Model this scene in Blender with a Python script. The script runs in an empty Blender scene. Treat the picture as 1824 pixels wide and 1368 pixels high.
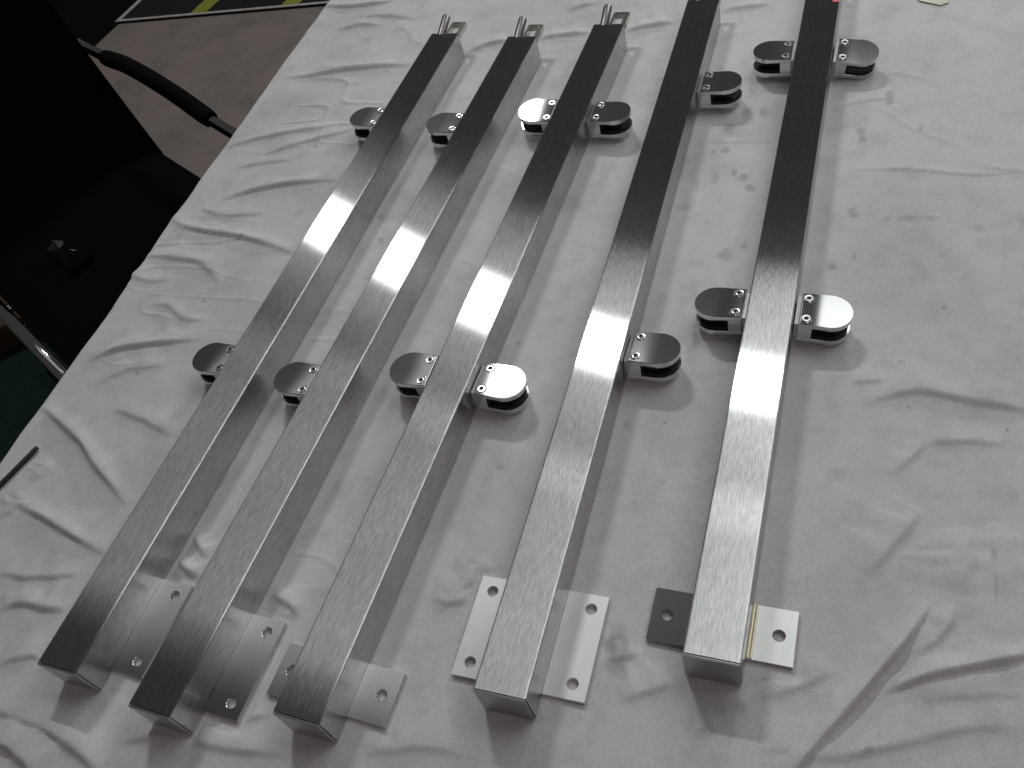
import bpy, bmesh, math, random
import numpy as np
from mathutils import Vector, Matrix

random.seed(7)
rng = np.random.default_rng(11)
scene = bpy.context.scene

# ------------------------------------------------------------------ camera
cd = bpy.data.cameras.new('camera')
cam = bpy.data.objects.new('camera', cd)
scene.collection.objects.link(cam)
cd.sensor_width = 36.0
cd.lens = 1620.709 * 36.0 / 1824.0
cd.clip_start = 0.02
cd.clip_end = 100.0
_pitch, _roll, _h = 0.8577, -0.3226, 0.8150
_f = Vector((0, math.cos(_pitch), -math.sin(_pitch)))
_r0 = Vector((1, 0, 0))
_u0 = _r0.cross(_f)
_r = math.cos(_roll) * _r0 + math.sin(_roll) * _u0
_u = -math.sin(_roll) * _r0 + math.cos(_roll) * _u0
_m = Matrix((_r, _u, -_f)).transposed().to_4x4()
_m.translation = Vector((0, 0, _h))
cam.matrix_world = _m
scene.camera = cam

# ------------------------------------------------------------------ light
# indoor hall at night: no sky, no sun. Directions along / across the posts:
T_DIR = Vector((0.530, 0.848, 0.0))
N_DIR = Vector((0.848, -0.530, 0.0))
world = bpy.data.worlds.new('World')
scene.world = world
world.use_nodes = True
world.node_tree.nodes['Background'].inputs[0].default_value = (1.0, 0.94, 0.88, 1)
world.node_tree.nodes['Background'].inputs[1].default_value = 0.03

def area_lamp(name, pos, aim, sx, sy, watts, col, xdir):
    ld = bpy.data.lights.new(name, 'AREA')
    ld.shape = 'RECTANGLE'
    ld.size, ld.size_y = sx, sy
    ld.energy = watts
    ld.color = col
    o = bpy.data.objects.new(name, ld)
    scene.collection.objects.link(o)
    z = (Vector(pos) - Vector(aim)).normalized()
    x = Vector(xdir); x = (x - z * x.dot(z)).normalized()
    y = z.cross(x)
    m = Matrix((x, y, z)).transposed().to_4x4()
    m.translation = Vector(pos)
    o.matrix_world = m
    return o

LA = Vector((0.037, 0.700, 0.713)).normalized()
C0 = Vector((0.0, 0.75, 0.0))
# bright hall fixture beyond the far end of the table
area_lamp('hall_fixture', C0 + LA * 6.0, C0, 0.80, 0.17, 60, (0.97, 1.0, 0.98), N_DIR)
# weaker fixture nearer overhead
L2 = (T_DIR * 0.462 + N_DIR * 0.05 + Vector((0, 0, 0.867))).normalized()
area_lamp('second_fixture', C0 + L2 * 5.5, C0, 0.5, 0.26, 0.8, (1.0, 0.98, 0.95), N_DIR)
# low spot along the posts
lp = Vector((0, 0, 0.84)) + T_DIR * 4.2
area_lamp('low_spot', lp, (0, 0.6, 0), 0.20, 0.14, 18, (0.93, 0.96, 1.0), N_DIR)
# luminous ceiling panel to the right of the table
# (staggered rows; the one over the left part of the table is dim)
for n0, n1, t0, t1, rad in ((-0.06, 0.7, .80, 3.25, 1.24), (0.7, 1.4, .80, 3.45, 1.24), (1.4, 2.1, .80, 3.85, 1.24), (-2.9, -0.78, .80, 2.1, 0.22)):
    pc = T_DIR * ((t0 + t1) / 2) + N_DIR * ((n0 + n1) / 2) + Vector((0, 0, 2.5))
    area_lamp('ceiling_panel', pc, pc - Vector((0, 0, 1)), n1 - n0, t1 - t0, math.pi * (n1 - n0) * (t1 - t0) * rad, (0.96, 1.0, 0.99), N_DIR)
# broad pinkish fill light added behind the photographer, not a known fixture
pr = T_DIR * -1.3 + N_DIR * 1.1 + Vector((0, 0, 2.4))
area_lamp('rear_fill', pr, C0, 2.0, 1.4, 7, (1.0, 0.82, 0.90), N_DIR)

scene.view_settings.view_transform = 'Standard'
scene.view_settings.look = 'None'
scene.view_settings.exposure = 0.48
scene.view_settings.gamma = 1.0
scene.view_settings.use_curve_mapping = False
scene.cycles.use_denoising = True
scene.cycles.max_bounces = 8
scene.cycles.glossy_bounces = 5
scene.cycles.caustics_reflective = True
scene.cycles.sample_clamp_indirect = 4.0

# ------------------------------------------------------------------ material helpers
def mat(name):
    m = bpy.data.materials.new(name)
    m.use_nodes = True
    nt = m.node_tree
    b = nt.nodes['Principled BSDF']
    return m, nt, b

def nd(nt, typ, **kw):
    n = nt.nodes.new(typ)
    for k, v in kw.items():
        setattr(n, k, v)
    return n

def lk(nt, a, b):
    nt.links.new(a, b)

def ramp(nt, stops):
    r = nd(nt, 'ShaderNodeValToRGB')
    cr = r.color_ramp
    while len(cr.elements) > 1:
        cr.elements.remove(cr.elements[-1])
    cr.elements[0].position = stops[0][0]
    cr.elements[0].color = stops[0][1]
    for p, c in stops[1:]:
        e = cr.elements.new(p); e.color = c
    return r

def g(v):
    return (v, v, v, 1)

def brushed(name, base, rough, aniso, streak, wav=0.0, ground=None, vary=True):
    """steel ground along the object's local Y; the grooves blur only across"""
    m, nt, b = mat(name)
    tc = nd(nt, 'ShaderNodeTexCoord')
    oi = nd(nt, 'ShaderNodeObjectInfo')
    off = nd(nt, 'ShaderNodeVectorMath', operation='SCALE')
    cx = nd(nt, 'ShaderNodeCombineXYZ')
    for i in range(3):
        lk(nt, oi.outputs['Random'], cx.inputs[i])
    lk(nt, cx.outputs[0], off.inputs[0]); off.inputs['Scale'].default_value = 7.3
    add = nd(nt, 'ShaderNodeVectorMath', operation='ADD')
    lk(nt, tc.outputs['Object'], add.inputs[0]); lk(nt, off.outputs[0], add.inputs[1])
    mp = nd(nt, 'ShaderNodeMapping')
    mp.inputs['Scale'].default_value = (1000, 95, 1000)
    lk(nt, add.outputs[0], mp.inputs[0])
    n1 = nd(nt, 'ShaderNodeTexNoise'); n1.inputs['Scale'].default_value = 1.0; n1.inputs['Detail'].default_value = 3.0
    lk(nt, mp.outputs[0], n1.inputs['Vector'])
    n2 = nd(nt, 'ShaderNodeTexNoise'); n2.inputs['Scale'].default_value = 14.0; n2.inputs['Detail'].default_value = 4.0
    lk(nt, add.outputs[0], n2.inputs['Vector'])
    lo, hi = base * (1 - streak), min(1, base * (1 + streak * .6))
    r1 = ramp(nt, [(0.3, (lo, lo, lo * .98, 1)), (0.7, (hi, hi, hi * .98, 1))])
    lk(nt, n1.outputs[0], r1.inputs[0])
    r2 = ramp(nt, [(0.3, g(0.90)), (0.65, g(1.0))])
    lk(nt, n2.outputs[0], r2.inputs[0])
    mx = nd(nt, 'ShaderNodeMix', data_type='RGBA', blend_type='MULTIPLY')
    mx.inputs['Factor'].default_value = 1.0
    lk(nt, r1.outputs[0], mx.inputs['A']); lk(nt, r2.outputs[0], mx.inputs['B'])
    lk(nt, mx.outputs['Result'], b.inputs['Base Color'])
    b.inputs['Metallic'].default_value = 1.0
    mr = nd(nt, 'ShaderNodeMapRange')
    mr.inputs['From Min'].default_value = 0.3; mr.inputs['From Max'].default_value = 0.7
    mr.inputs['To Min'].default_value = rough * (.88 if vary else .98); mr.inputs['To Max'].default_value = rough * (1.14 if vary else 1.02)
    lk(nt, n1.outputs[0], mr.inputs['Value']); lk(nt, mr.outputs[0], b.inputs['Roughness'])
    b.inputs['Anisotropic'].default_value = aniso
    # tangent across the grooves
    ax = nd(nt, 'ShaderNodeVectorTransform', vector_type='VECTOR', convert_from='OBJECT', convert_to='WORLD')
    ax.inputs[0].default_value = (0, 1, 0)
    ge = nd(nt, 'ShaderNodeNewGeometry')
    cr = nd(nt, 'ShaderNodeVectorMath', operation='CROSS_PRODUCT')
    lk(nt, ax.outputs[0], cr.inputs[0]); lk(nt, ge.outputs['Normal'], cr.inputs[1])
    lk(nt, cr.outputs[0], b.inputs['Tangent'])
    nrm = None
    if wav > 0:
        n3 = nd(nt, 'ShaderNodeTexNoise'); n3.inputs['Scale'].default_value = 9.0; n3.inputs['Detail'].default_value = 1.0
        lk(nt, add.outputs[0], n3.inputs['Vector'])
        bp = nd(nt, 'ShaderNodeBump'); bp.inputs['Strength'].default_value = wav; bp.inputs['Distance'].default_value = 0.002
        lk(nt, n3.outputs[0], bp.inputs['Height']); lk(nt, bp.outputs[0], b.inputs['Normal'])
        nrm = bp.outputs[0]
    if ground:
        # long ground scratches: wide lobe across the grooves, tight lobe along them
        out = nt.nodes['Material Output']
        prev_s = None
        for wide, tight, fac in ground:
            gl = nd(nt, 'ShaderNodeBsdfAnisotropic')
            gl.distribution = 'BECKMANN'
            gl.inputs['Roughness'].default_value = math.sqrt(math.sqrt(wide * tight))
            gl.inputs['Anisotropy'].default_value = 1 - math.sqrt(tight / wide)
            lk(nt, mx.outputs['Result'], gl.inputs['Color'])
            lk(nt, ax.outputs[0], gl.inputs['Tangent'])
            if nrm is not None:
                lk(nt, nrm, gl.inputs['Normal'])
            if prev_s is None:
                prev_s = gl.outputs[0]
            else:
                ms = nd(nt, 'ShaderNodeMixShader'); ms.inputs[0].default_value = fac
                lk(nt, prev_s, ms.inputs[1]); lk(nt, gl.outputs[0], ms.inputs[2])
                prev_s = ms.outputs[0]
        lk(nt, prev_s, out.inputs['Surface'])
    return m

def plain(name, col, rough=0.6, metal=0.0, noise=0.0, scale=60.0, spec=0.5):
    m, nt, b = mat(name)
    b.inputs['Roughness'].default_value = rough
    b.inputs['Metallic'].default_value = metal
    b.inputs['Specular IOR Level'].default_value = spec
    tc = nd(nt, 'ShaderNodeTexCoord')
    n = nd(nt, 'ShaderNodeTexNoise'); n.inputs['Scale'].default_value = scale; n.inputs['Detail'].default_value = 5
    lk(nt, tc.outputs['Object'], n.inputs['Vector'])
    a = [max(0, c * (1 - noise)) for c in col]; d = [c * (1 + noise) for c in col]
    r = ramp(nt, [(0.3, (*a, 1)), (0.7, (*d, 1))])
    lk(nt, n.outputs[0], r.inputs[0]); lk(nt, r.outputs[0], b.inputs['Base Color'])
    return m

M = {}
M['post'] = brushed('brushed_post_steel', 0.71, 0.22, 1.0, 0.24, 0.0, [(.24, .006, 1), (.50, .007, .42), (.44, .05, .09)])
M['cap'] = brushed('end_cap_steel', 0.50, 0.36, 0.3, 0.10)
M['plate'] = brushed('mill_plate_steel', 0.70, 0.42, 0.4, 0.06, 0.0, [(.34, .03, 1)])
M['plate_pale'] = brushed('pale_pickled_plate_steel', 0.74, 0.55, 0.2, 0.05)
M['plate_satin'] = brushed('satin_plate_steel', 0.70, 0.33, 0.5, 0.05)
M['plate_polished'] = brushed('polished_plate_steel', 0.62, 0.15, 0.3, 0.02, 0.0, None, False)
M['clamp'] = brushed('polished_clamp_steel', 0.66, 0.13, 0.2, 0.015, 0.0, None, False)
M['clamp_side'] = M['clamp']
M['screw'] = plain('screw_steel', (0.68, 0.68, 0.66), 0.22, 1.0, 0.04)
M['socket'] = plain('dark_socket', (0.012, 0.012, 0.012), 0.6)
M['rubber'] = plain('black_rubber', (0.012, 0.012, 0.012), 0.7, spec=0.25)
M['chrome'] = plain('chrome', (0.72, 0.72, 0.74), 0.07, 1.0, 0.02)
M['bracket'] = plain('bright_bracket_steel', (0.62, 0.61, 0.58), 0.2, 1.0, 0.06)
M['pin'] = plain('grey_pin_steel', (0.20, 0.185, 0.18), 0.42, 1.0, 0.15, 200)
M['brass_weld'] = plain('straw_tinted_weld', (0.72, 0.65, 0.50), 0.28, 1.0, 0.15, 300)
M['black_cloth'] = plain('black_upholstery', (0.0035, 0.0034, 0.0036), 0.95, 0, 0.3, 300, 0.02)
M['foam'] = plain('black_foam', (0.0045, 0.004, 0.004), 0.95, 0, 0.2, 400, 0.04)
M['red'] = plain('red_sticker', (0.55, 0.03, 0.05), 0.5)
M['yellow'] = plain('yellow_marking', (0.20, 0.20, 0.015), 0.7, 0, 0.12, 40)
M['white_line'] = plain('white_line_paint', (0.34, 0.32, 0.31), 0.7, 0, 0.2, 60)
M['mat_black'] = plain('dark_carpet_tile', (0.016, 0.015, 0.016), 0.95, 0, 0.35, 120, 0.1)
M['dark_carpet'] = plain('black_carpet', (0.004, 0.004, 0.004), 0.97, 0, 0.35, 90, 0.05)
M['green'] = plain('dark_green_carpet', (0.010, 0.022, 0.017), 0.95, 0, 0.35, 150, 0.1)
M['wood'] = plain('brown_wood', (0.07, 0.042, 0.026), 0.7, 0, 0.35, 25, 0.3)
M['rod'] = plain('black_rod', (0.012, 0.011, 0.011), 0.5)
M['film'] = plain('glossy_black_film', (0.008, 0.008, 0.008), 0.12)
M['tape'] = plain('yellowed_tape', (0.36, 0.33, 0.20), 0.35, 0, 0.15, 200)
M['table'] = plain('grey_table', (0.18, 0.17, 0.16), 0.6)

def floor_material():
    m, nt, b = mat('beige_floor')
    tc = nd(nt, 'ShaderNodeTexCoord')
    n = nd(nt, 'ShaderNodeTexNoise'); n.inputs['Scale'].default_value = 4.5; n.inputs['Detail'].default_value = 9; n.inputs['Roughness'].default_value = 0.75
    lk(nt, tc.outputs['Object'], n.inputs['Vector'])
    r = ramp(nt, [(0.30, (0.13, 0.112, 0.10, 1)), (0.5, (0.19, 0.163, 0.148, 1)), (0.66, (0.235, 0.165, 0.158, 1))])
    lk(nt, n.outputs[0], r.inputs[0]); lk(nt, r.outputs[0], b.inputs['Base Color'])
    b.inputs['Roughness'].default_value = 0.9
    b.inputs['Specular IOR Level'].default_value = 0.1
    return m
M['floor'] = floor_material()

def cloth_material():
    m, nt, b = mat('white_cotton_cloth')
    tc = nd(nt, 'ShaderNodeTexCoord')
    big = nd(nt, 'ShaderNodeTexNoise'); big.inputs['Scale'].default_value = 5.0; big.inputs['Detail'].default_value = 6; big.inputs['Roughness'].default_value = 0.62
    lk(nt, tc.outputs['Object'], big.inputs['Vector'])
    r = ramp(nt, [(0.28, (0.545, 0.525, 0.525, 1)), (0.52, (0.62, 0.61, 0.612, 1)), (0.75, (0.64, 0.634, 0.638, 1))])
    lk(nt, big.outputs[0], r.inputs[0])
    # fine smudges
    sm = nd(nt, 'ShaderNodeTexNoise'); sm.inputs['Scale'].default_value = 26.0; sm.inputs['Detail'].default_value = 6; sm.inputs['Roughness'].default_value = 0.7
    lk(nt, tc.outputs['Object'], sm.inputs['Vector'])
    rs = ramp(nt, [(0.34, g(0.78)), (0.52, g(1.0))])
    lk(nt, sm.outputs[0], rs.inputs[0])
    mx = nd(nt, 'ShaderNodeMix', data_type='RGBA', blend_type='MULTIPLY'); mx.inputs['Factor'].default_value = 0.55
    lk(nt, r.outputs[0], mx.inputs['A']); lk(nt, rs.outputs[0], mx.inputs['B'])
    # fibre grain
    fg = nd(nt, 'ShaderNodeTexNoise'); fg.inputs['Scale'].default_value = 620.0; fg.inputs['Detail'].default_value = 2
    lk(nt, tc.outputs['Object'], fg.inputs['Vector'])
    rf = ramp(nt, [(0.3, g(0.86)), (0.7, g(1.08))])
    lk(nt, fg.outputs[0], rf.inputs[0])
    mx2 = nd(nt, 'ShaderNodeMix', data_type='RGBA', blend_type='MULTIPLY'); mx2.inputs['Factor'].default_value = 1.0
    lk(nt, mx.outputs['Result'], mx2.inputs['A']); lk(nt, rf.outputs[0], mx2.inputs['B'])
    # marks (grease spots, water marks) stored on the cloth
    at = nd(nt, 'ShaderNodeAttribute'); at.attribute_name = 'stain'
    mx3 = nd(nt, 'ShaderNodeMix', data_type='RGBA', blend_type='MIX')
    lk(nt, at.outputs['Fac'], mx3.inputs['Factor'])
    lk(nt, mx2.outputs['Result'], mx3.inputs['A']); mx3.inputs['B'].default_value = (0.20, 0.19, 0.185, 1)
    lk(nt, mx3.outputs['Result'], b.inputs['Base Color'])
    b.inputs['Roughness'].default_value = 0.95
    b.inputs['Specular IOR Level'].default_value = 0.12
    bp = nd(nt, 'ShaderNodeBump'); bp.inputs['Strength'].default_value = 0.35; bp.inputs['Distance'].default_value = 0.0006
    lk(nt, fg.outputs[0], bp.inputs['Height']); lk(nt, bp.outputs[0], b.inputs['Normal'])
    return m
M['cloth'] = cloth_material()

# ------------------------------------------------------------------ mesh helpers
col = scene.collection

def mesh_obj(name, me, m, parent=None, loc=None, rot=None):
    o = bpy.data.objects.new(name, me)
    if not me.materials:
        for mm_ in (m if isinstance(m, (list, tuple)) else [m]):
            me.materials.append(mm_)
    col.objects.link(o)
    if parent is not None:
        o.parent = parent
    if loc is not None:
        o.location = loc
    if rot is not None:
        o.rotation_euler = rot
    return o

def to_mesh(bm, name, smooth=None):
    bmesh.ops.recalc_face_normals(bm, faces=bm.faces)
    me = bpy.data.meshes.new(name)
    bm.to_mesh(me); bm.free()
    if smooth is not None:
        me.shade_smooth()
        me.set_sharp_from_angle(angle=math.radians(smooth))
    return me

def box(bm, x0, x1, y0, y1, z0, z1):
    vs = [bm.verts.new((x, y, z)) for z in (z0, z1) for y in (y0, y1) for x in (x0, x1)]
    for f in ((0, 1, 3, 2), (4, 5, 7, 6), (0, 1, 5, 4), (2, 3, 7, 6), (0, 2, 6, 4), (1, 3, 7, 5)):
        bm.faces.new([vs[i] for i in f])
    return vs

def prism(bm, pts, z0, z1):
    a = [bm.verts.new((x, y, z0)) for x, y in pts]
    b = [bm.verts.new((x, y, z1)) for x, y in pts]
    bm.faces.new(a[::-1]); bm.faces.new(b)
    n = len(pts)
    for i in range(n):
        bm.faces.new((a[i], a[(i + 1) % n], b[(i + 1) % n], b[i]))
    return a, b

def tube(bm, pts, rad, seg=14, cap=True):
    pts = [Vector(p) for p in pts]
    rad = rad if isinstance(rad, (list, tuple)) else [rad] * len(pts)
    rings = []
    prev = None
    for i, p in enumerate(pts):
        t = (pts[min(i + 1, len(pts) - 1)] - pts[max(i - 1, 0)]).normalized()
        if prev is None:
            x = t.orthogonal().normalized()
        else:
            x = (prev - t * prev.dot(t)).normalized()
        prev = x
        y = t.cross(x)
        rings.append([bm.verts.new(p + rad[i] * (math.cos(2 * math.pi * k / seg) * x + math.sin(2 * math.pi * k / seg) * y)) for k in range(seg)])
    for a, b in zip(rings, rings[1:]):
        for k in range(seg):
            bm.faces.new((a[k], a[(k + 1) % seg], b[(k + 1) % seg], b[k]))
    if cap:
        bm.faces.new(rings[0][::-1]); bm.faces.new(rings[-1])

def spline(pts, n=10):
    P = [Vector(p) for p in pts]
    P = [2 * P[0] - P[1]] + P + [2 * P[-1] - P[-2]]
    out = []
    for i in range(1, len(P) - 2):
        for k in range(n):
            t = k / n
            out.append(0.5 * ((2 * P[i]) + (-P[i - 1] + P[i + 1]) * t + (2 * P[i - 1] - 5 * P[i] + 4 * P[i + 1] - P[i + 2]) * t * t + (-P[i - 1] + 3 * P[i] - 3 * P[i + 1] + P[i + 2]) * t ** 3))
    out.append(P[-2])
    return out

def lathe(bm, prof, seg=20, mats=None):
    rings = []
    for r, z in prof:
        if r < 1e-6:
            rings.append([bm.verts.new((0, 0, z))])
        else:
            rings.append([bm.verts.new((r * math.cos(2 * math.pi * k / seg), r * math.sin(2 * math.pi * k / seg), z)) for k in range(seg)])
    for j, (a, b) in enumerate(zip(rings, rings[1:])):
        for k in range(seg):
            k2 = (k + 1) % seg
            if len(a) == 1:
                f = bm.faces.new((a[0], b[k], b[k2]))
            elif len(b) == 1:
                f = bm.faces.new((a[k], a[k2], b[0]))
            else:
                f = bm.faces.new((a[k], a[k2], b[k2], b[k]))
            if mats:
                f.material_index = mats[j]

def empty(name, loc=(0, 0, 0), rz=0.0, label=None, cat=None, group=None):
    o = bpy.data.objects.new(name, None)
    o.empty_display_size = 0.05
    col.objects.link(o)
    o.location = loc
    o.rotation_euler = (0, 0, rz)
    tag(o, label, cat, group)
    return o

def tag(o, label=None, cat=None, group=None, kind=None):
    if label: o['label'] = label
    if cat: o['category'] = cat
    if group: o['group'] = group
    if kind: o['kind'] = kind
    return o

# ------------------------------------------------------------------ setting: floor
FZ = -0.75
def sheet(name, pts, z, m, kind='structure'):
    bm = bmesh.new()
    bm.faces.new([bm.verts.new((x, y, z)) for x, y in pts])
    o = mesh_obj(name, to_mesh(bm, name), m)
    tag(o, kind=kind)
    return o
sheet('floor', [(-9, -6), (9, -6), (9, 14), (-9, 14)], FZ, M['floor'])
# black carpet to the left of the walkway, green carpet in front of it
sheet('black_carpet', [(-1.177 + .60 * 6, 3.737 + .80 * 6), (-9, 13), (-9, 2.6), (-2.0, 2.6)], FZ + 0.004, M['dark_carpet'])
sheet('green_carpet', [(-9, 2.2), (-1.05, 2.2), (-0.4, 1.2), (0.6, -2), (-9, -2)], FZ + 0.004, M['green'])

# patterned carpet tile with a white border and yellow markings
a0 = Vector((-1.068, 3.877)); ax = Vector((0.843, -0.435)).normalized(); ay = Vector((0.59, 0.81)).normalized()
def fl(u, v):
    p = a0 + ax * u + ay * v
    return (p.x, p.y)
def slab(bm, pts, z0, z1):
    prism(bm, pts, z0, z1)
bm = bmesh.new(); slab(bm, [fl(0, 0), fl(2.6, 0), fl(2.6, 1.6), fl(0, 1.6)], FZ + 0.001, FZ + 0.008)
fm = empty('floor_mat', (a0.x, a0.y, FZ + 0.001), 0, 'black floor mat with thin white border and yellow blocks', 'mat')
def child_world(name, bm, m, parent, smooth=None):
    """mesh built in world coordinates, parented to an unrotated thing"""
    bmesh.ops.translate(bm, verts=bm.verts, vec=-Vector(parent.location))
    return mesh_obj(name, to_mesh(bm, name, smooth), m, parent)
child_world('carpet', bm, M['mat_black'], fm)
bm = bmesh.new(); slab(bm, [fl(0, 0), fl(2.6, 0), fl(2.6, 0.014), fl(0, 0.014)], FZ + 0.0085, FZ + 0.011)
child_world('border_strip', bm, M['white_line'], fm)
bm = bmesh.new(); slab(bm, [fl(0, 0.0142), fl(0.02, 0.0142), fl(0.02, 1.6), fl(0, 1.6)], FZ + 0.0085, FZ + 0.011)
child_world('border_strip', bm, M['white_line'], fm)
for u0 in (0.352, 0.765):
    bm = bmesh.new(); slab(bm, [fl(u0, 0.016), fl(u0 + 0.075, 0.016), fl(u0 + 0.085, 0.15), fl(u0 + 0.01, 0.15)], FZ + 0.0085, FZ + 0.0105)
    child_world('yellow_block', bm, M['yellow'], fm)

# ------------------------------------------------------------------ table and cloth
E_DIR = Vector((0.5057, 0.8627)); Q_DIR = Vector((0.8627, -0.5057))
Q0 = -1.0087
E0, E1, Q1 = -0.02, 1.95, 0.80
def eq(e, q):
    return (E_DIR.x * e + Q_DIR.x * q, E_DIR.y * e + Q_DIR.y * q)
POSTS = [(-0.5220, 0.4984, 0.5640), (-0.4230, 0.4202, 0.5796), (-0.2819, 0.3661, 0.5703), (-0.0978, 0.3268, 0.5354), (0.0860, 0.2974, 0.5406)]
PL, PH, PW = 1.1268, 0.048, 0.05

tb = empty('table', (*eq((E0 + E1) / 2, (Q0 + Q1) / 2), FZ), 0, 'long table hidden under the white cloth', 'table')
bm = bmesh.new()
prism(bm, [eq(E0 + .01, Q0 + .012), eq(E0 + .01, Q1 - .01), eq(E1 - .01, Q1 - .01), eq(E1 - .01, Q0 + .012)], -0.045, -0.012)
child_world('table_top', bm, M['table'], tb)
for e in (E0 + .1, E1 - .1):
    for q in (Q0 + .45, Q1 - .1):
        bm = bmesh.new(); x, y = eq(e, q)
        tube(bm, [(x, y, FZ), (x, y, -0.0452)], 0.02, 12)
        child_world('leg', bm, M['table'], tb, 40)

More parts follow.
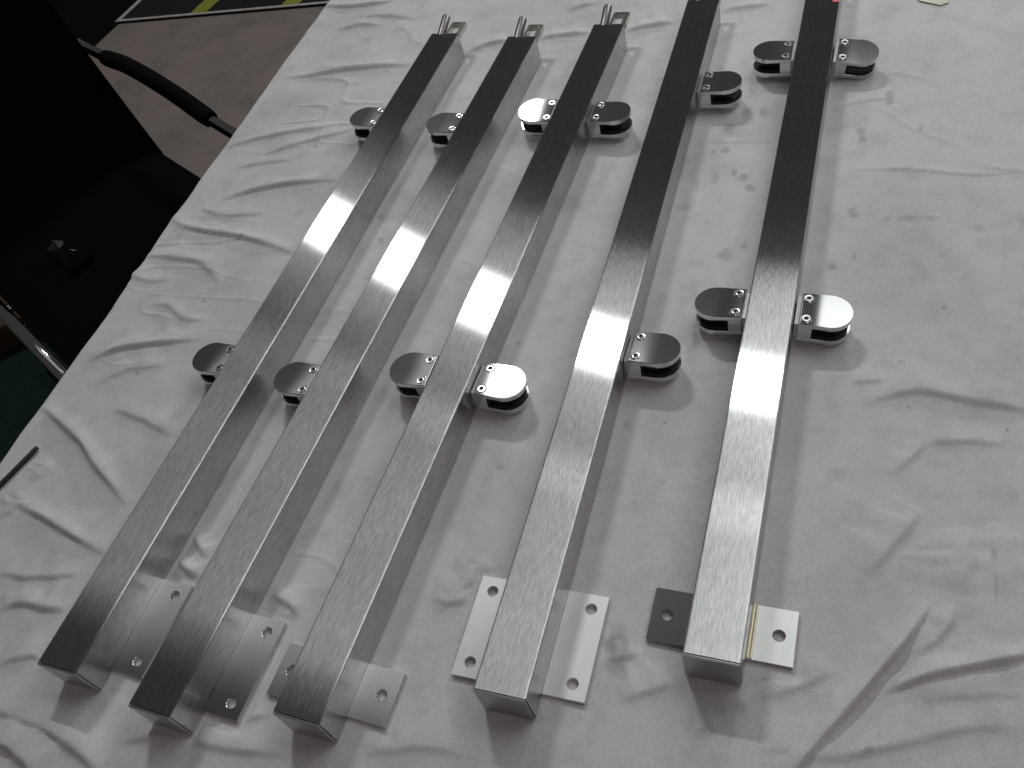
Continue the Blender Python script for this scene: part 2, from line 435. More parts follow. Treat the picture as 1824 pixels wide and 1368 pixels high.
FOLDS = [
 (3.2, 7, [(-0.2114, 1.5663), (-0.1608, 1.5401), (-0.1015, 1.5243), (0.0125, 1.4746)]),
 (3, 6, [(0.1024, 1.4479), (0.1467, 1.4548), (0.1895, 1.4425)]),
 (3, 6, [(0.2273, 1.421), (0.3094, 1.3876)]),
 (3, 6, [(0.3634, 1.3568), (0.4391, 1.3368)]),
 (2, 6, [(0.516, 1.3235), (0.5865, 1.2979)]),
 (3, 5, [(-0.1136, 1.7947), (-0.072, 1.7553), (-0.0086, 1.7272), (0.0238, 1.7235)]),
 (2, 5, [(-0.1008, 1.6786), (-0.0564, 1.6687), (-0.0182, 1.6424)]),
 (1.6, 5, [(-0.0541, 1.7019), (-0.0027, 1.6707), (0.0452, 1.628)]),
 (2.2, 5, [(-0.3334, 1.4094), (-0.2511, 1.398), (-0.1401, 1.3603)]),
 (1.8, 5, [(-0.2856, 1.3513), (-0.2244, 1.348), (-0.1428, 1.3377), (-0.1043, 1.3355)]),
 (3.2, 6, [(-0.3442, 1.2628), (-0.2835, 1.2572), (-0.2285, 1.2439), (-0.1573, 1.2167)]),
 (3.2, 4.8, [(-0.4277, 1.2609), (-0.3971, 1.2156), (-0.3184, 1.1521), (-0.2642, 1.1011), (-0.2388, 1.0737)]),
 (2.6, 6, [(-0.4726, 1.1884), (-0.4129, 1.1486), (-0.3744, 1.1146), (-0.3508, 1.0606)]),
 (1.8, 5, [(-0.4566, 1.0661), (-0.4291, 1.0493), (-0.4073, 1.0125), (-0.3769, 0.9935)]),
 (3.4, 5, [(-0.5488, 0.9899), (-0.5095, 0.9921), (-0.4615, 0.9825), (-0.3929, 0.9633)]),
 (4, 5.2, [(-0.6122, 0.9354), (-0.5884, 0.9027), (-0.5471, 0.8423), (-0.522, 0.7922), (-0.4807, 0.7184)]),
 (2.6, 7, [(-0.5041, 0.8816), (-0.4636, 0.8464), (-0.4216, 0.8001)]),
 (3.4, 4.6, [(-0.631, 0.7785), (-0.5842, 0.7356), (-0.5424, 0.6926), (-0.5085, 0.6601)]),
 (3.2, 6, [(-0.6289, 0.6277), (-0.6007, 0.6262), (-0.5772, 0.6119), (-0.5462, 0.5979)]),
 (4, 9, [(-0.6254, 0.5105), (-0.5708, 0.4742), (-0.5301, 0.4416), (-0.4991, 0.4064), (-0.483, 0.384)]),
 (5, 10, [(-0.6204, 0.4757), (-0.5853, 0.4498), (-0.5601, 0.4193)]),
 (2.6, 8, [(-0.3964, 0.4048), (-0.3694, 0.4056), (-0.3236, 0.404)]),
 (3.5, 4, [(-0.4177, 0.6138), (-0.3937, 0.5807)]),
 (2.8, 4, [(-0.3982, 0.6436), (-0.3822, 0.6034)]),
 (3, 4, [(-0.4289, 0.6054), (-0.4164, 0.5834)]),
 (3, 5, [(-0.3159, 0.5339), (-0.2932, 0.5121), (-0.2769, 0.4832)]),
 (2.5, 6, [(-0.2921, 0.5037), (-0.3024, 0.491)]),
 (2, 6, [(-0.6197, 0.5596), (-0.5807, 0.5541), (-0.5472, 0.5346)]),
 (2.4, 6, [(-0.6359, 0.6794), (-0.5919, 0.6554), (-0.5364, 0.6409)]),
 (2.4, 8, [(-0.4909, 0.4249), (-0.4268, 0.4153), (-0.359, 0.3794), (-0.3045, 0.3591)]),
 (5.6, 3.4, [(0.2939, 0.3014), (0.2798, 0.2923), (0.2491, 0.2728), (0.2153, 0.2548), (0.1743, 0.2331), (0.1462, 0.2194), (0.123, 0.2079), (0.1094, 0.1997)]),
 (4.2, 3.4, [(0.3545, 0.2324), (0.3376, 0.2341), (0.2947, 0.2385), (0.2603, 0.2426), (0.2309, 0.2423), (0.2125, 0.2409)]),
 (2, 5, [(0.2502, 0.2644), (0.2661, 0.2653), (0.2894, 0.2744), (0.3128, 0.294)]),
 (2.2, 8, [(0.2535, 0.3458), (0.2759, 0.3571), (0.3108, 0.3762), (0.3351, 0.3904)]),
 (2.8, 8, [(0.3461, 0.5239), (0.3674, 0.5228), (0.4019, 0.5166), (0.4357, 0.4899), (0.4801, 0.4565), (0.4941, 0.4452)]),
 (1.4, 5, [(0.3704, 0.4563), (0.3913, 0.4512), (0.4174, 0.4404), (0.4412, 0.4268)]),
 (1.4, 4, [(0.3822, 0.4815), (0.3719, 0.4556), (0.3526, 0.4445), (0.326, 0.4346)]),
 (1.6, 6, [(0.3465, 0.5552), (0.384, 0.5386)]),
 (2.2, 12, [(0.3507, 0.3621), (0.3428, 0.3337), (0.3223, 0.302)]),
 (1.6, 10, [(0.3897, 0.3534), (0.3744, 0.3158), (0.3543, 0.288)]),
 (2, 6, [(-0.1424, 0.4511), (-0.1093, 0.467), (-0.0764, 0.4795)]),
 (2, 6, [(-0.1447, 0.4701), (-0.1298, 0.4549), (-0.1006, 0.4527)]),
 (1.3, 6, [(-0.0042, 0.3509), (0.0164, 0.345), (0.0403, 0.3429)]),
 (1.8, 8, [(0.002, 0.3085), (0.0278, 0.3079), (0.0518, 0.3078)]),
 (1.5, 8, [(0.1181, 0.2711), (0.1482, 0.2703), (0.1756, 0.2715), (0.1902, 0.276)]),
 (0.7, 3, [(0.5053, 0.8715), (0.5717, 0.8341), (0.6288, 0.7908), (0.6805, 0.7692)]),
 (0.7, 3, [(0.6411, 0.8051), (0.6634, 0.7813), (0.6837, 0.7674)]),
 (0.6, 4, [(0.5914, 0.9877), (0.6047, 0.9469), (0.6145, 0.9054), (0.6455, 0.8425)]),
 (0.6, 4, [(0.6425, 1.045), (0.6857, 0.9902)]),
 (0.5, 2.5, [(0.3491, 1.0257), (0.4493, 0.9731)]),
 (0.8, 5, [(0.5453, 1.0024), (0.5932, 0.9911), (0.6259, 0.9831)]),
 (2, 9, [(0.1, 0.2334), (0.1614, 0.2064), (0.254, 0.1976), (0.3062, 0.1852)]),
 (1.6, 9, [(0.2219, 0.2277), (0.2684, 0.2221), (0.3202, 0.2071)]),
 (1.6, 8, [(-0.2357, 0.3369), (-0.1783, 0.3236), (-0.1446, 0.305)]),
 (1.8, 7, [(-0.5271, 0.9421), (-0.4871, 0.9457), (-0.4388, 0.9348)]),
 (1.6, 5, [(-0.5091, 1.1727), (-0.4675, 1.1257), (-0.4322, 1.1121)]),
 (1.5, 5, [(-0.6078, 0.8009), (-0.5943, 0.8135), (-0.5842, 0.8258)]),
 (1.5, 6, [(-0.6468, 0.76), (-0.6262, 0.7689), (-0.6058, 0.7825)]),
 (1.5, 5, [(-0.3174, 1.3379), (-0.2696, 1.3273), (-0.2229, 1.3089)]),
 (1.6, 5, [(-0.3771, 1.2579), (-0.341, 1.2193), (-0.2783, 1.1932)]),
 (2, 6, [(0.2965, 1.4784), (0.347, 1.4753)]),
]
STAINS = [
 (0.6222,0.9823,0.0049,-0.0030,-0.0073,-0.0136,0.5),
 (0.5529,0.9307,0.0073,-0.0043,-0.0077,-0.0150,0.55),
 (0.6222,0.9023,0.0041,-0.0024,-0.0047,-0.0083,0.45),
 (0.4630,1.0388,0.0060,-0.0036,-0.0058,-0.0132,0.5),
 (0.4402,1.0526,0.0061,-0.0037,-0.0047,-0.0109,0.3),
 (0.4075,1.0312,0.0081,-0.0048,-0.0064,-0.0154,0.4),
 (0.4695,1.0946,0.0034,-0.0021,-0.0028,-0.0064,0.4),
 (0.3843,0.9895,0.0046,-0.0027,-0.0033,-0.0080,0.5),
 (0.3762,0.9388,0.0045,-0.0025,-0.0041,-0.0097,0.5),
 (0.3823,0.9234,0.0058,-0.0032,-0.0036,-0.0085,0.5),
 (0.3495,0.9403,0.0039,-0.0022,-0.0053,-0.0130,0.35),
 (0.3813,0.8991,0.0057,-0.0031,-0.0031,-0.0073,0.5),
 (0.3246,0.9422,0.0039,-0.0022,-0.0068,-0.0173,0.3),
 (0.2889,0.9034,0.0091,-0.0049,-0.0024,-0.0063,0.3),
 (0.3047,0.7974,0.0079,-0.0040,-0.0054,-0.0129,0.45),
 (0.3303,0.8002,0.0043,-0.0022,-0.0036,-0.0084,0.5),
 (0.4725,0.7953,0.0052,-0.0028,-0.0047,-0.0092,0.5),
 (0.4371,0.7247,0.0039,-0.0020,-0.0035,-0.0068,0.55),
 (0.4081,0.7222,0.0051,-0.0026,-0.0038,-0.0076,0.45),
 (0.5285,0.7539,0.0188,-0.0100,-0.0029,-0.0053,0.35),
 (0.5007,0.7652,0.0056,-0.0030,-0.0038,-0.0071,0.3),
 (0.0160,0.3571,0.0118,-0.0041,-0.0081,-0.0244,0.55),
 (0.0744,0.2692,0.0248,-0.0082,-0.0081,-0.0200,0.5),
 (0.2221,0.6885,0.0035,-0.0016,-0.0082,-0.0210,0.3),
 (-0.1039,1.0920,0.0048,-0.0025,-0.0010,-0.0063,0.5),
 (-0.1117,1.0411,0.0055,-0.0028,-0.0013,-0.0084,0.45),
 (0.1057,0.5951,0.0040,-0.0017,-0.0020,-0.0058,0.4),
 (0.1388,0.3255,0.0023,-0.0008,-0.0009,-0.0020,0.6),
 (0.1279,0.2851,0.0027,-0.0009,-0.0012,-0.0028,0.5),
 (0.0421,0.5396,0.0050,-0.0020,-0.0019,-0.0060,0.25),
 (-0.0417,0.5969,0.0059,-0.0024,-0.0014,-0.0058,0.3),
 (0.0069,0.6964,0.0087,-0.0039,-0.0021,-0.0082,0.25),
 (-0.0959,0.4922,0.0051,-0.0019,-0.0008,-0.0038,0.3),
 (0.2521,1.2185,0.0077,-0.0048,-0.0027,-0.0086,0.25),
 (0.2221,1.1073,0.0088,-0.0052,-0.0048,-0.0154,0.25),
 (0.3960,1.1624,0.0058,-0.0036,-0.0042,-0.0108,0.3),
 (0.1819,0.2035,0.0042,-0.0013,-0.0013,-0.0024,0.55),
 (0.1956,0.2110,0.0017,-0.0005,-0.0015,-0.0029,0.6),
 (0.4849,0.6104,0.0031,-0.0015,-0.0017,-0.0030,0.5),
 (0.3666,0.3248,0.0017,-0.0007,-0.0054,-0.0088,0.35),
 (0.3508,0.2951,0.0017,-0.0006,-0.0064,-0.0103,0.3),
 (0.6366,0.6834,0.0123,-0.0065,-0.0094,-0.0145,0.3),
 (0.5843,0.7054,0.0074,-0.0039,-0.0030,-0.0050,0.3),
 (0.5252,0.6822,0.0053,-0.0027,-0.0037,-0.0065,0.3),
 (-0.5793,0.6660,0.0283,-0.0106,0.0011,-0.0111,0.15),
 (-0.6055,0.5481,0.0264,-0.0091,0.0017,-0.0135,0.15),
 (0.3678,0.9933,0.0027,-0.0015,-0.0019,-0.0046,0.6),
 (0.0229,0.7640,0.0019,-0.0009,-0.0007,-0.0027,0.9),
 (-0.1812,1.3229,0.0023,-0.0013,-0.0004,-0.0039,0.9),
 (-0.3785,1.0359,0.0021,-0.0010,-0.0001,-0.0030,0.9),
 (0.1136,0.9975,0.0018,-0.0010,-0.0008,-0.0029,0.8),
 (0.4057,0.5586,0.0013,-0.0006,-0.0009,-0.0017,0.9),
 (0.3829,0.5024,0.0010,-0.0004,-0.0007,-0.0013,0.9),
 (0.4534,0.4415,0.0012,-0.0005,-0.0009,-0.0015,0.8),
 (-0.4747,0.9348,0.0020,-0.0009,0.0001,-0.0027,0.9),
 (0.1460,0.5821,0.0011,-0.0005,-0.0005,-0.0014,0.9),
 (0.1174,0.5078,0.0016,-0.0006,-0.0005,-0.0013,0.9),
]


def smooth_noise(nx, ny, cx, cy):
    a = rng.standard_normal((cy + 4, cx + 4))
    xs = np.linspace(0, cx, nx); ys = np.linspace(0, cy, ny)
    xi = np.minimum(xs.astype(int), cx); yi = np.minimum(ys.astype(int), cy)
    fx = xs - xi; fy = ys - yi
    fx = fx * fx * (3 - 2 * fx); fy = fy * fy * (3 - 2 * fy)
    A = a[np.ix_(yi, xi)]; B = a[np.ix_(yi, xi + 1)]; C_ = a[np.ix_(yi + 1, xi)]; D = a[np.ix_(yi + 1, xi + 1)]
    return (A * (1 - fx) + B * fx) * (1 - fy)[:, None] + (C_ * (1 - fx) + D * fx) * fy[:, None]

def build_cloth():
    st = 0.0024
    DROP, RAD = 0.045, 0.010
    arc = RAD * math.pi / 2
    # s runs from the bottom of the hanging side (negative) across the table
    s_h = np.linspace(-arc - DROP, -arc, 14)[:-1]
    s_a = np.linspace(-arc, 0, 9)[:-1]
    s_t = np.arange(0, Q1 - Q0 - RAD, st)
    s = np.concatenate([s_h, s_a, s_t])
    e = np.arange(E0, E1, st)
    nx, ny = len(s), len(e)
    S, Eg = np.meshgrid(s, e)
    Qg = np.where(S >= 0, Q0 + RAD + S, np.where(S > -arc, Q0 + RAD - RAD * np.sin(np.clip(-S / RAD, 0, math.pi / 2)), Q0))
    Z = np.where(S >= 0, 0.0, np.where(S > -arc, -RAD * (1 - np.cos(np.clip(-S / RAD, 0, math.pi / 2))), -RAD + (S + arc)))
    edge = smooth_noise(ny, 2, 46, 2)[0] * 0.0009 + smooth_noise(ny, 2, 9, 2)[0] * 0.0012
    wgt = np.clip(1 - (Qg - Q0) / 0.08, 0, 1)
    Qg = Qg + edge[:, None] * wgt
    # hanging folds
    hang = np.clip(-S / 0.3, 0, 1)
    Qg = Qg - hang * 0.3 * (0.02 + 0.018 * np.sin(Eg * 23 + 1.3 * np.sin(Eg * 7)))
    X = E_DIR.x * Eg + Q_DIR.x * Qg; Y = E_DIR.y * Eg + Q_DIR.y * Qg
    top = (S > -0.004)
    H = np.zeros_like(X)
    x0g, x1g = X.min(), X.max()
    tot = np.zeros_like(X)
    for amp, wid, pts in FOLDS:
        amp *= 0.0022; wid *= 0.00085
        pts = [Vector((p[0], p[1], 0)) for p in pts]
        sp = spline(pts, 7) if len(pts) > 2 else pts
        P = np.array([(p.x, p.y) for p in sp])
        bx0, by0 = P.min(0) - 11 * wid; bx1, by1 = P.max(0) + 11 * wid
        msk = (X > bx0) & (X < bx1) & (Y > by0) & (Y < by1) & top
        if not msk.any():
            continue
        xx = X[msk]; yy = Y[msk]
        best = np.full(xx.shape, 9.0); par = np.zeros(xx.shape); sgn = np.zeros(xx.shape)
        seg = np.hypot(*(P[1:] - P[:-1]).T); cum = np.concatenate([[0], np.cumsum(seg)])
        for i in range(len(P) - 1):
            d = P[i + 1] - P[i]; l2 = d @ d + 1e-12
            t = np.clip(((xx - P[i, 0]) * d[0] + (yy - P[i, 1]) * d[1]) / l2, 0, 1)
            ox = xx - P[i, 0] - t * d[0]; oy = yy - P[i, 1] - t * d[1]; dd = np.hypot(ox, oy)
            b = dd < best
            sgn[b] = (ox[b] * 0.05 + oy[b]) / (dd[b] + 1e-6); best[b] = dd[b]; par[b] = (cum[i] + t[b] * seg[i]) / cum[-1]
        taper = np.clip(np.minimum(par, 1 - par) / 0.28, 0, 1) ** 0.8 * 0.9 + 0.1
        wv = wid * (0.75 + 0.35 * np.sin(par * 9 + wid * 4000) ** 2)
        # a fold that has fallen over: long gentle back on the far side, steep near side
        wv = wv * (0.58 + 3.2 * np.clip(sgn * .5 + .5, 0, 1) ** 1.5)
        H[msk] = np.maximum(H[msk], amp * taper * (np.exp(-(best / wv) ** 2) * 0.8 + 0.2 * np.exp(-(best / (2.6 * wv)) ** 2)))
    # loose random unevenness; stronger at the left and the near side
    loose = np.clip(1.15 - (Qg - Q0) / 0.62, 0.10, 1.0)
    loose = np.maximum(loose, np.clip(1 - (Eg - 0.05) / 0.30, 0, 1) * 0.85)
    w1 = smooth_noise(nx, ny, 16, 26); w2 = smooth_noise(nx, ny, 34, 60); w3 = smooth_noise(nx, ny, 110, 150)
    rid = np.clip(1 - np.abs(smooth_noise(nx, ny, 14, 34)) * 5.5, 0, 1) ** 2 * np.clip(smooth_noise(nx, ny, 10, 14), 0, 1)
    rid2 = np.clip(1 - np.abs(smooth_noise(nx, ny, 30, 44)) * 4.5, 0, 1) ** 2 * np.clip(smooth_noise(nx, ny, 14, 18), 0, 1)
    H = H + loose * (0.0011 * w1 + 0.0005 * w2 + 0.0032 * rid + 0.0016 * rid2) + 0.00010 * w3 + 0.0007 * (loose * .5 + .3)
    # the steel presses the cloth flat
    press = np.ones_like(X)
    for (px, py, th) in POSTS:
        d = (math.sin(th), math.cos(th)); n = (math.cos(th), -math.sin(th))
        tt = (X - px) * d[0] + (Y - py) * d[1]; nn = (X - px) * n[0] + (Y - py) * n[1]
        def rect(t0, t1, n0, n1, soft=0.012):
            dx = np.maximum(np.maximum(n0 - nn, nn - n1), 0); dy = np.maximum(np.maximum(t0 - tt, tt - t1), 0)
            dd = np.hypot(dx, dy)
            k = np.clip((dd - 0.002) / soft, 0, 1)
            return k * k * (3 - 2 * k)
        for r_ in ((0, PL, -.025, .025), (0.022, 0.130, -.068, .068)):
            press = np.minimum(press, rect(*r_))
        for tc_ in (0.416, 0.920):
            press = np.minimum(press, 0.35 + 0.65 * rect(tc_ - .024, tc_ + .024, -.086, .086))
    H = H * press
    Z = Z + np.where(top, H, 0) - 0.0006
    # stain map
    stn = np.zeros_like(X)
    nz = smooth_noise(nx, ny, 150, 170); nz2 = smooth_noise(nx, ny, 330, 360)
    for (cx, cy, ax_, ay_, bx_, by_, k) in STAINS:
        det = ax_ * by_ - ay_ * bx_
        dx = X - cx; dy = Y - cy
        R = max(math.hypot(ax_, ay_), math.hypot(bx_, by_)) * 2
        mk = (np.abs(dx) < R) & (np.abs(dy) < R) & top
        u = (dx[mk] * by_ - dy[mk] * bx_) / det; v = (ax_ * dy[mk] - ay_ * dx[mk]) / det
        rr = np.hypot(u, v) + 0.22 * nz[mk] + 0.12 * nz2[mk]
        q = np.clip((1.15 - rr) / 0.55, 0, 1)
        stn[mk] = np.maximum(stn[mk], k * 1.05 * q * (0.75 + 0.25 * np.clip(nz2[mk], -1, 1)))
    co = np.stack([X, Y, Z], -1).reshape(-1, 3).astype(np.float32)
    idx = np.arange(nx * ny).reshape(ny, nx)
    f = np.stack([idx[:-1, :-1], idx[:-1, 1:], idx[1:, 1:], idx[1:, :-1]], -1).reshape(-1, 4)
    me = bpy.data.meshes.new('tablecloth')
    me.vertices.add(len(co)); me.vertices.foreach_set('co', co.ravel())
    me.loops.add(f.size); me.loops.foreach_set('vertex_index', f.ravel().astype(np.int32))
    me.polygons.add(len(f)); me.polygons.foreach_set('loop_start', np.arange(0, f.size, 4, dtype=np.int32))
    me.update(calc_edges=True)
    if me.polygons[len(me.polygons) // 2].normal.z < 0:
        me.flip_normals()
    me.shade_smooth()
    at = me.attributes.new('stain', 'FLOAT', 'POINT')
    at.data.foreach_set('value', stn.ravel().astype(np.float32))
    o = mesh_obj('tablecloth', me, M['cloth'])
    tag(o, 'creased off-white cloth with grey spots spread over the table', 'tablecloth')
build_cloth()

# ------------------------------------------------------------------ steel posts
def tube_mesh():
    """square section with small rounded edges, local Y along the post"""
    bm = bmesh.new()
    r, n = 0.0022, 4
    pts = []
    for cx, cz, a in ((PW / 2 - r, PH - r, 0), (-PW / 2 + r, PH - r, 90), (-PW / 2 + r, r, 180), (PW / 2 - r, r, 270)):
        for k in range(n + 1):
            t = math.radians(a + 90 * k / n)
            pts.append((cx + r * math.cos(t), cz + r * math.sin(t)))
    A = [bm.verts.new((x, 0.0026, z)) for x, z in pts]
    B = [bm.verts.new((x, PL - 0.0022, z)) for x, z in pts]
    for i in range(len(pts)):
        j = (i + 1) % len(pts)
        bm.faces.new((A[i], A[j], B[j], B[i]))
    bm.faces.new(A[::-1]); bm.faces.new(B)
    return to_mesh(bm, 'square_tube')

def cap_mesh(y0, y1):
    bm = bmesh.new()
    box(bm, -PW / 2 + .0005, PW / 2 - .0005, y0, y1, .0005, PH - .0005)
    bmesh.ops.bevel(bm, geom=list(bm.edges), offset=0.0007, segments=2, affect='EDGES')
    return to_mesh(bm, 'end_cap')

def plate_mesh(t0, t1, holes, side, w0=.0252, w1=.0655, z0=0.0004, z1=0.0046, hr=0.0052):
    """flange at the foot of the post with real drilled holes; holes = list of t"""
    bm = bmesh.new()
    cuts = [t0] + [(a + b) / 2 for a, b in zip(holes, holes[1:])] + [t1]
    hx = .0508
    seg = 24
    for (a, b), h in zip(zip(cuts, cuts[1:]), holes):
        # cell boundary sampled in step with the hole circle
        ang = sorted(set([2 * math.pi * k / seg for k in range(seg)] + [math.atan2(y - h, x - hx) % (2 * math.pi) for x in (w0, w1) for y in (a, b)]))
        top_in, top_out = [], []
        rows = []
        for t in ang:
            c, s_ = math.cos(t), math.sin(t)
            ks = []
            if c > 1e-9: ks.append((w1 - hx) / c)
            if c < -1e-9: ks.append((w0 - hx) / c)
            if s_ > 1e-9: ks.append((b - h) / s_)
            if s_ < -1e-9: ks.append((a - h) / s_)
            k = min(ks)
            rows.append([(hx + hr * c, h + hr * s_), (hx + (hr + .0007) * c, h + (hr + .0007) * s_), (hx + k * c, h + k * s_)])
        V = []
        for r0, r1, r2 in rows:
            V.append([bm.verts.new((side * r0[0], r0[1], z0)), bm.verts.new((side * r0[0], r0[1], z1 - .0007)), bm.verts.new((side * r1[0], r1[1], z1)), bm.verts.new((side * r2[0], r2[1], z1)), bm.verts.new((side * r2[0], r2[1], z0))])
        m = len(V)
        for i in range(m):
            p, q = V[i], V[(i + 1) % m]
            for k in range(5):
                k2 = (k + 1) % 5
                va = [p[k], q[k], q[k2], p[k2]]
                # inner walls between two neighbouring cells are left out
                if k == 3:
                    ym = (p[3].co.y + q[3].co.y) / 2
                    if abs(p[3].co.y - q[3].co.y) < 1e-7 and (abs(ym - t0) > 1e-6 and abs(ym - t1) > 1e-6):
                        continue
                bm.faces.new(va)
    bmesh.ops.remove_doubles(bm, verts=bm.verts, dist=1e-6)
    return to_mesh(bm, 'base_plate')

def d_profile(x0, xc, r, hw, n=36):
    pts = [(x0, -hw), (xc, -hw)]
    for k in range(1, n):
        t = -math.pi / 2 + math.pi * k / n
        pts.append((xc + r * math.cos(t), hw * math.sin(t)))
    return pts + [(xc, hw), (x0, hw)]

CZ0, CZ1 = 0.0085, 0.038
def clamp_mesh():
    bm = bmesh.new()
    for z0, z1, topf in ((0.0315, CZ1, True), (CZ0, 0.0155, False)):
        sub = bmesh.new()
        a, b = prism(sub, d_profile(.0052, .0365, .0240, .0240), z0, z1)
        rim = [e for e in sub.edges if abs(e.verts[0].co.z - e.verts[1].co.z) < 1e-7]
        bmesh.ops.bevel(sub, geom=rim, offset=0.0016, segments=3, affect='EDGES', profile=0.5)
        tmp = bpy.data.meshes.new('t'); sub.to_mesh(tmp); sub.free()
        bm.from_mesh(tmp); bpy.data.meshes.remove(tmp)
    box(bm, .0056, .0200, -.0237, .0237, 0.0140, 0.0330)
    return to_mesh(bm, 'clamp', 35)

def liner_mesh():
    bm = bmesh.new()
    prism(bm, d_profile(.0190, .0365, .0215, .0222), 0.0150, 0.0195)
    prism(bm, d_profile(.0190, .0365, .0215, .0222), 0.0275, 0.0320)
    box(bm, .0192, .0225, -.0220, .0220, 0.0190, 0.0280)
    return to_mesh(bm, 'rubber_liner')

def screw_mesh():
    bm = bmesh.new()
    lathe(bm, [(.0058, -.0004), (.0058, .0005), (.0052, .0010), (.0034, .0007), (.0024, .0009), (.0022, .0001), (0, .0001)], 20, [0, 0, 0, 0, 1, 1])
    return to_mesh(bm, 'screw', 30)

def saddle_mesh():
    bm = bmesh.new()
    box(bm, 0.0003, .0058, -.0215, .0215, 0.0125, 0.0345)
    bmesh.ops.bevel(bm, geom=list(bm.edges), offset=0.0006, segments=1, affect='EDGES')
    return to_mesh(bm, 'saddle')

def pin_mesh():
    bm = bmesh.new()
    p0 = Vector((-.009, PL - .003, .0415)); p1 = Vector((-.0120, PL + .043, .0525))
    d = p1 - p0
    tube(bm, [p0, p0 + d * .94, p0 + d * .985, p1], [.0070, .0070, .0058, .0030], 16)
    return to_mesh(bm, 'pin', 40)

def loop_mesh():
    """flat bar bent into a rectangular loop against the end of the post"""
    bm = bmesh.new()
    out = [(-.001, PL - .001), (-.001, PL + .036), (.0255, PL + .036), (.0255, PL - .001)]
    inn = [(.0040, PL - .001), (.0040, PL + .0310), (.0185, PL + .0310), (.0185, PL - .001)]
    z0, z1 = .0365, .0465
    vo = [[bm.verts.new((x, y, z)) for x, y in out] for z in (z0, z1)]
    vi = [[bm.verts.new((x, y, z)) for x, y in inn] for z in (z0, z1)]
    for i in range(3):
        for lv in (0, 1):
            bm.faces.new((vo[lv][i], vo[lv][i + 1], vi[lv][i + 1], vi[lv][i]))
        bm.faces.new((vo[0][i], vo[0][i + 1], vo[1][i + 1], vo[1][i]))
        bm.faces.new((vi[0][i], vi[0][i + 1], vi[1][i + 1], vi[1][i]))
    for i in (0, 3):
        bm.faces.new((vo[0][i], vi[0][i], vi[1][i], vo[1][i]))
    bmesh.ops.recalc_face_normals(bm, faces=bm.faces)
    bmesh.ops.bevel(bm, geom=list(bm.edges), offset=0.0009, segments=2, affect='EDGES')
    return to_mesh(bm, 'bracket_loop')

me_tube = tube_mesh(); me_cap0 = cap_mesh(0.0, 0.0022); me_cap1 = cap_mesh(PL - .0018, PL)
me_clamp, me_liner, me_screw, me_saddle = clamp_mesh(), liner_mesh(), screw_mesh(), saddle_mesh()
me_pin, me_loop = pin_mesh(), loop_mesh()
me_long = {s: plate_mesh(.024, .128, [.0385, .1130], s) for s in (-1, 1)}
me_short = {s: plate_mesh(.025, .078, [.0520], s) for s in (-1, 1)}

def add_clamp(root, tpos, side, tilt_t, tilt_n):
    """tilt_t / tilt_n: lean of the top face along / away from the post, degrees"""
    c = mesh_obj('clamp', me_clamp, M['clamp'], root)
    c.location = (side * .025, tpos, 0)
    rz = 0 if side > 0 else math.pi
    c.rotation_mode = 'XYZ'
    zc = Vector((0, 0, .0235))
    R = Matrix.Rotation(math.radians(tilt_n), 3, 'Y') @ Matrix.Rotation(math.radians(-tilt_t), 3, 'X') @ Matrix.Rotation(rz, 3, 'Z')
    c.rotation_euler = R.to_euler()
    pv = Vector((side * .025, tpos, .0235))
    c.location = pv - R @ zc
    mesh_obj('saddle', me_saddle, M['cap'], c)
    mesh_obj('rubber_liner', me_liner, M['rubber'], c)
    for y in (-.0152, .0152):
        mesh_obj('screw', me_screw, [M['screw'], M['socket']], c, (.0128, y, CZ1))
    return c

LABELS = [
    'brushed steel post lying closest to the table edge by the chair',
    'brushed steel post lying second from the table edge beside the chair',
    'middle post with clamps on both sides and a one-hole foot flange',
    'brushed post with pale two-hole foot plates on both sides, clamps on one side',
    'brushed post beside open cloth, clamps on both sides, straw-tinted weld at its foot',
]
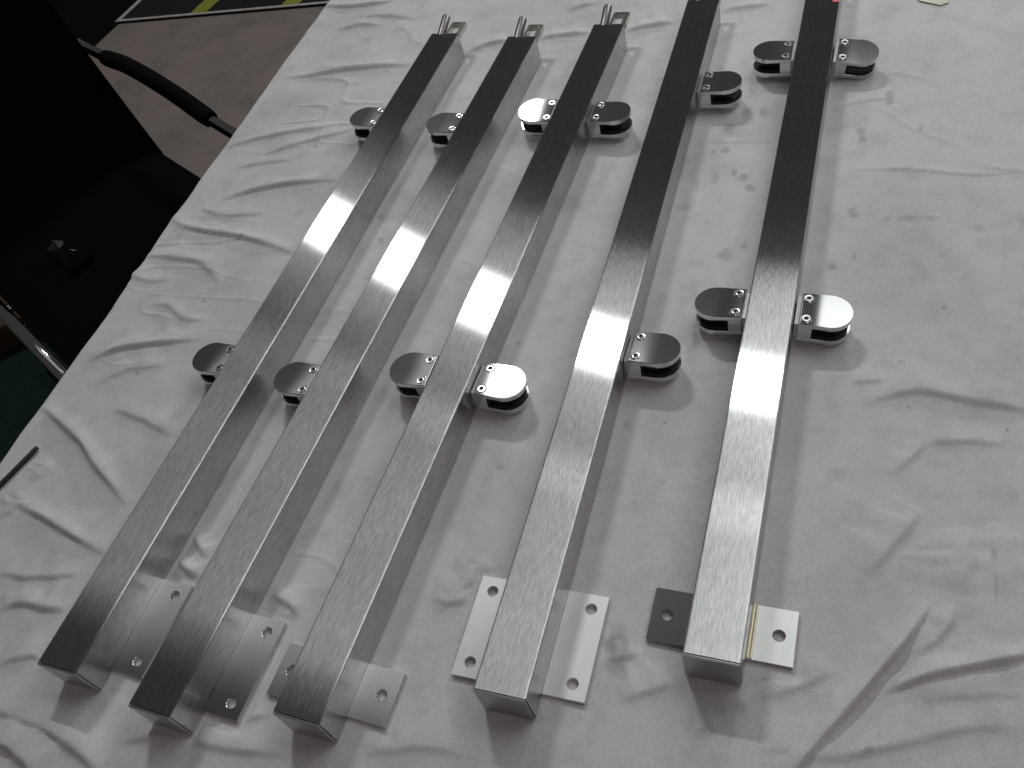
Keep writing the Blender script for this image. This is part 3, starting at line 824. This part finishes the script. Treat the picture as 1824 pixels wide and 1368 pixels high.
# (t, side, tilt along post, tilt across)
CLAMPS = [
    [(.410, -1, 0, -1.0), (.910, -1, 0, 0)],
    [(.408, -1, 0, -1.0), (.911, -1, 0, 0)],
    [(.415, -1, -1.5, -2.5), (.413, 1, 1.0, 3.0), (.916, -1, -6.3, .8), (.914, 1, 1.0, 0)],
    [(.416, 1, 4.0, 1.5), (.921, 1, 0, 0)],
    [(.424, -1, 3.0, -2.0), (.423, 1, 0, 4.5), (.926, -1, 0, 0), (.927, 1, -8.0, 7.0)],
]
SHORT = [False, False, True, False, True]
for i, (x, y, th) in enumerate(POSTS):
    root = empty('steel_post', (x, y, 0), -th, LABELS[i], 'post', 'steel posts laid side by side on the cloth')
    mesh_obj('square_tube', me_tube, M['post'], root)
    mesh_obj('end_cap', me_cap0, M['cap'], root)
    mesh_obj('end_cap', me_cap1, M['cap'], root)
    for s in ((1,) if i < 2 else (-1, 1)):
        pm = (M['plate'], M['plate'], M['plate'], M['plate_pale'], M['plate_polished'] if s < 0 else M['plate_satin'])[i]
        me_p = (me_short[s] if SHORT[i] else me_long[s]).copy()
        bp_ = mesh_obj('base_plate', me_p, pm, root)
        if i == 4 and s < 0:
            bp_['label'] = 'dark-looking polished flange'
        if i == 4 and s > 0:
            bp_['label'] = 'bright flange with a straw-tinted weld against the tube'
    for c in CLAMPS[i]:
        add_clamp(root, *c)
    mesh_obj('pin', me_pin, M['pin'], root)
    mesh_obj('bracket_loop', me_loop, M['bracket'], root)
    if i == 4:
        bm = bmesh.new()
        tube(bm, [(.0262, .0255, .0052), (.0262, .0775, .0052)], .0014, 8)
        tube(bm, [(.0290, .0255, .0050), (.0290, .0775, .0050)], .0013, 8)
        w = mesh_obj('weld_bead', to_mesh(bm, 'weld_bead', 40), M['brass_weld'], root)
        w['label'] = 'straw-tinted double weld bead along the flange'
        bm = bmesh.new(); box(bm, .0150, .0249, 1.0315, 1.060, PH + .0001, PH + .0004)
        s_ = mesh_obj('red_sticker', to_mesh(bm, 'red_sticker'), M['red'], root)

# ------------------------------------------------------------------ black armchair beside the table
CA = Vector((0.52, -0.854, 0)); CB = Vector((0.854, 0.52, 0))
ch0 = CA * -1.85 + CB * 0.28
chair = empty('armchair', (ch0.x, ch0.y, FZ), 0, 'black upholstered armchair with chrome tube frame beside the table', 'chair')
def chp(a, b, z):
    return CA * a + CB * b + Vector((0, 0, z))
def chair_box(bm, a0_, a1_, b0_, b1_, zf, n=10):
    pass
# seat cushion, slightly domed
bm = bmesh.new()
na, nb = 10, 10
def seat_z(u, v):
    return -0.312 + 0.016 * (1 - (2 * u - 1) ** 4) * (1 - (2 * v - 1) ** 4)
grid = [[bm.verts.new(chp(-2.16 + .57 * u / na, .035 + .485 * v / nb, seat_z(u / na, v / nb))) for v in range(nb + 1)] for u in range(na + 1)]
low = [[bm.verts.new(chp(-2.16 + .57 * u / na, .035 + .485 * v / nb, -0.375)) for v in range(nb + 1)] for u in range(na + 1)]
for u in range(na):
    for v in range(nb):
        bm.faces.new((grid[u][v], grid[u + 1][v], grid[u + 1][v + 1], grid[u][v + 1]))
        bm.faces.new((low[u][v], low[u][v + 1], low[u + 1][v + 1], low[u + 1][v]))
def rim(lst_a, lst_b):
    for k in range(len(lst_a) - 1):
        bm.faces.new((lst_a[k], lst_a[k + 1], lst_b[k + 1], lst_b[k]))
rim(grid[0], low[0]); rim(grid[-1], low[-1])
rim([r[0] for r in grid], [r[0] for r in low]); rim([r[-1] for r in grid], [r[-1] for r in low])
child_world('seat', bm, M['black_cloth'], chair, 40)
# backrest: leaning slab, gently curved across
bm = bmesh.new()
nu, nv = 12, 12
fr, bk = [], []
for u in range(nu + 1):
    z = -0.345 + 0.615 * u / nu
    aa = -2.055 - 0.115 * (z + .31) / .21 * (0.95 - .25 * u / nu)
    rf, rb = [], []
    for v in range(nv + 1):
        k = v / nv
        ins = 0.035 * max(0, u / nu - .85) / .15
        b_ = .030 + ins + (.495 - 2 * ins) * k
        cv = -0.035 * (1 - (2 * k - 1) ** 2)
        rf.append(bm.verts.new(chp(aa + cv, b_, z))); rb.append(bm.verts.new(chp(aa + cv - .05, b_, z)))
    fr.append(rf); bk.append(rb)
for u in range(nu):
    for v in range(nv):
        bm.faces.new((fr[u][v], fr[u][v + 1], fr[u + 1][v + 1], fr[u + 1][v]))
        bm.faces.new((bk[u][v], bk[u + 1][v], bk[u + 1][v + 1], bk[u][v + 1]))
rim(fr[0], bk[0]); rim(fr[-1], bk[-1]); rim([r[0] for r in fr], [r[0] for r in bk]); rim([r[-1] for r in fr], [r[-1] for r in bk])
child_world('backrest', bm, M['black_cloth'], chair, 40)
for b_ in (.54, .032 - .02):
    # chrome tube: back of the seat -> armrest -> down to the floor runner
    path = spline([chp(-2.24, b_, -.085), chp(-2.13, b_, -.085), chp(-1.97, b_, -.072), chp(-1.80, b_, -.078), chp(-1.66, b_, -.098), chp(-1.50, b_, -.106), chp(-1.36, b_, -.125), chp(-1.28, b_, -.19), chp(-1.26, b_, -.32), chp(-1.27, b_, -.55), chp(-1.30, b_, -.70), chp(-1.38, b_, FZ + .0125), chp(-1.9, b_, FZ + .0125), chp(-2.25, b_, FZ + .0125)], 8)
    bm = bmesh.new(); tube(bm, path, .0115, 16)
    child_world('arm_frame', bm, M['chrome'], chair, 60)
    pad = spline([chp(-2.10, b_, -.084), chp(-1.97, b_, -.069), chp(-1.80, b_, -.075), chp(-1.655, b_, -.097)], 8)
    bm = bmesh.new(); tube(bm, pad, [.0165] + [.0182] * (len(pad) - 2) + [.0165], 18)
    child_world('arm_pad', bm, M['foam'], chair, 50)
# cross tubes under the seat
for a_ in (-1.66, -2.0):
    bm = bmesh.new(); tube(bm, [chp(a_, .0236, -.388), chp(a_, .5284, -.388)], .0115, 12)
    child_world('cross_tube', bm, M['chrome'], chair, 60)

# crumpled glossy wrapper on the seat
bm = bmesh.new()
wr = random.Random(5)
n1, n2 = 9, 6
G = []
for i in range(n1):
    row = []
    for j in range(n2):
        row.append(bm.verts.new(chp(-1.93 + .125 * i / (n1 - 1) + wr.uniform(-.005, .005), .165 + .060 * j / (n2 - 1) + wr.uniform(-.004, .004), -.2935 + wr.uniform(0, .014) + .006 * math.sin(math.pi * j / (n2 - 1)))))
    G.append(row)
for i in range(n1 - 1):
    for j in range(n2 - 1):
        bm.faces.new((G[i][j], G[i + 1][j], G[i + 1][j + 1], G[i][j + 1]))
bmesh.ops.solidify(bm, geom=list(bm.faces), thickness=0.0015)
o = mesh_obj('wrapper', to_mesh(bm, 'wrapper', 20), M['film'])
tag(o, 'small glossy crumpled wrapper lying on the black chair seat', 'wrapper')

# planks on the floor beside the chair
for k, (p0, p1, w_) in enumerate((((-1.44, 2.33), (-1.22, 2.16), .05), ((-1.62, 2.02), (-1.16, 2.12), .07))):
    d = Vector((p1[0] - p0[0], p1[1] - p0[1])); n = Vector((-d.y, d.x)).normalized() * w_ / 2
    bm = bmesh.new()
    a, b = prism(bm, [(p0[0] - n.x, p0[1] - n.y), (p1[0] - n.x, p1[1] - n.y), (p1[0] + n.x, p1[1] + n.y), (p0[0] + n.x, p0[1] + n.y)], FZ + .0042, FZ + .03 + .05 * k)
    bmesh.ops.bevel(bm, geom=list(bm.edges), offset=.003, segments=2, affect='EDGES')
    o = mesh_obj('plank', to_mesh(bm, 'plank'), M['wood'])
    tag(o, ('short narrow brown plank on the floor by the chair leg', 'thick brown timber block on the dark green carpet')[k], 'plank')

# ------------------------------------------------------------------ small things on the cloth
bm = bmesh.new()
p0, p1 = Vector((-.706, .755, .0062)), Vector((-.606, .8555, .0042))
d = p1 - p0
tube(bm, [p0, p0 + d * .02, p0 + d * .97, p1], [.0022, .0031, .0031, .0026], 14)
o = mesh_obj('rod', to_mesh(bm, 'rod', 40), M['rod'])
tag(o, 'thin black rod lying on the cloth near the table edge', 'rod')

bm = bmesh.new()
prism(bm, [(.772, 1.176), (.790, 1.147), (.803, 1.147), (.812, 1.165), (.800, 1.195), (.780, 1.198)], .0012, .0017)
o = mesh_obj('tape_scrap', to_mesh(bm, 'tape_scrap'), M['tape'])
tag(o, 'scrap of yellowed tape stuck on the cloth', 'tape')
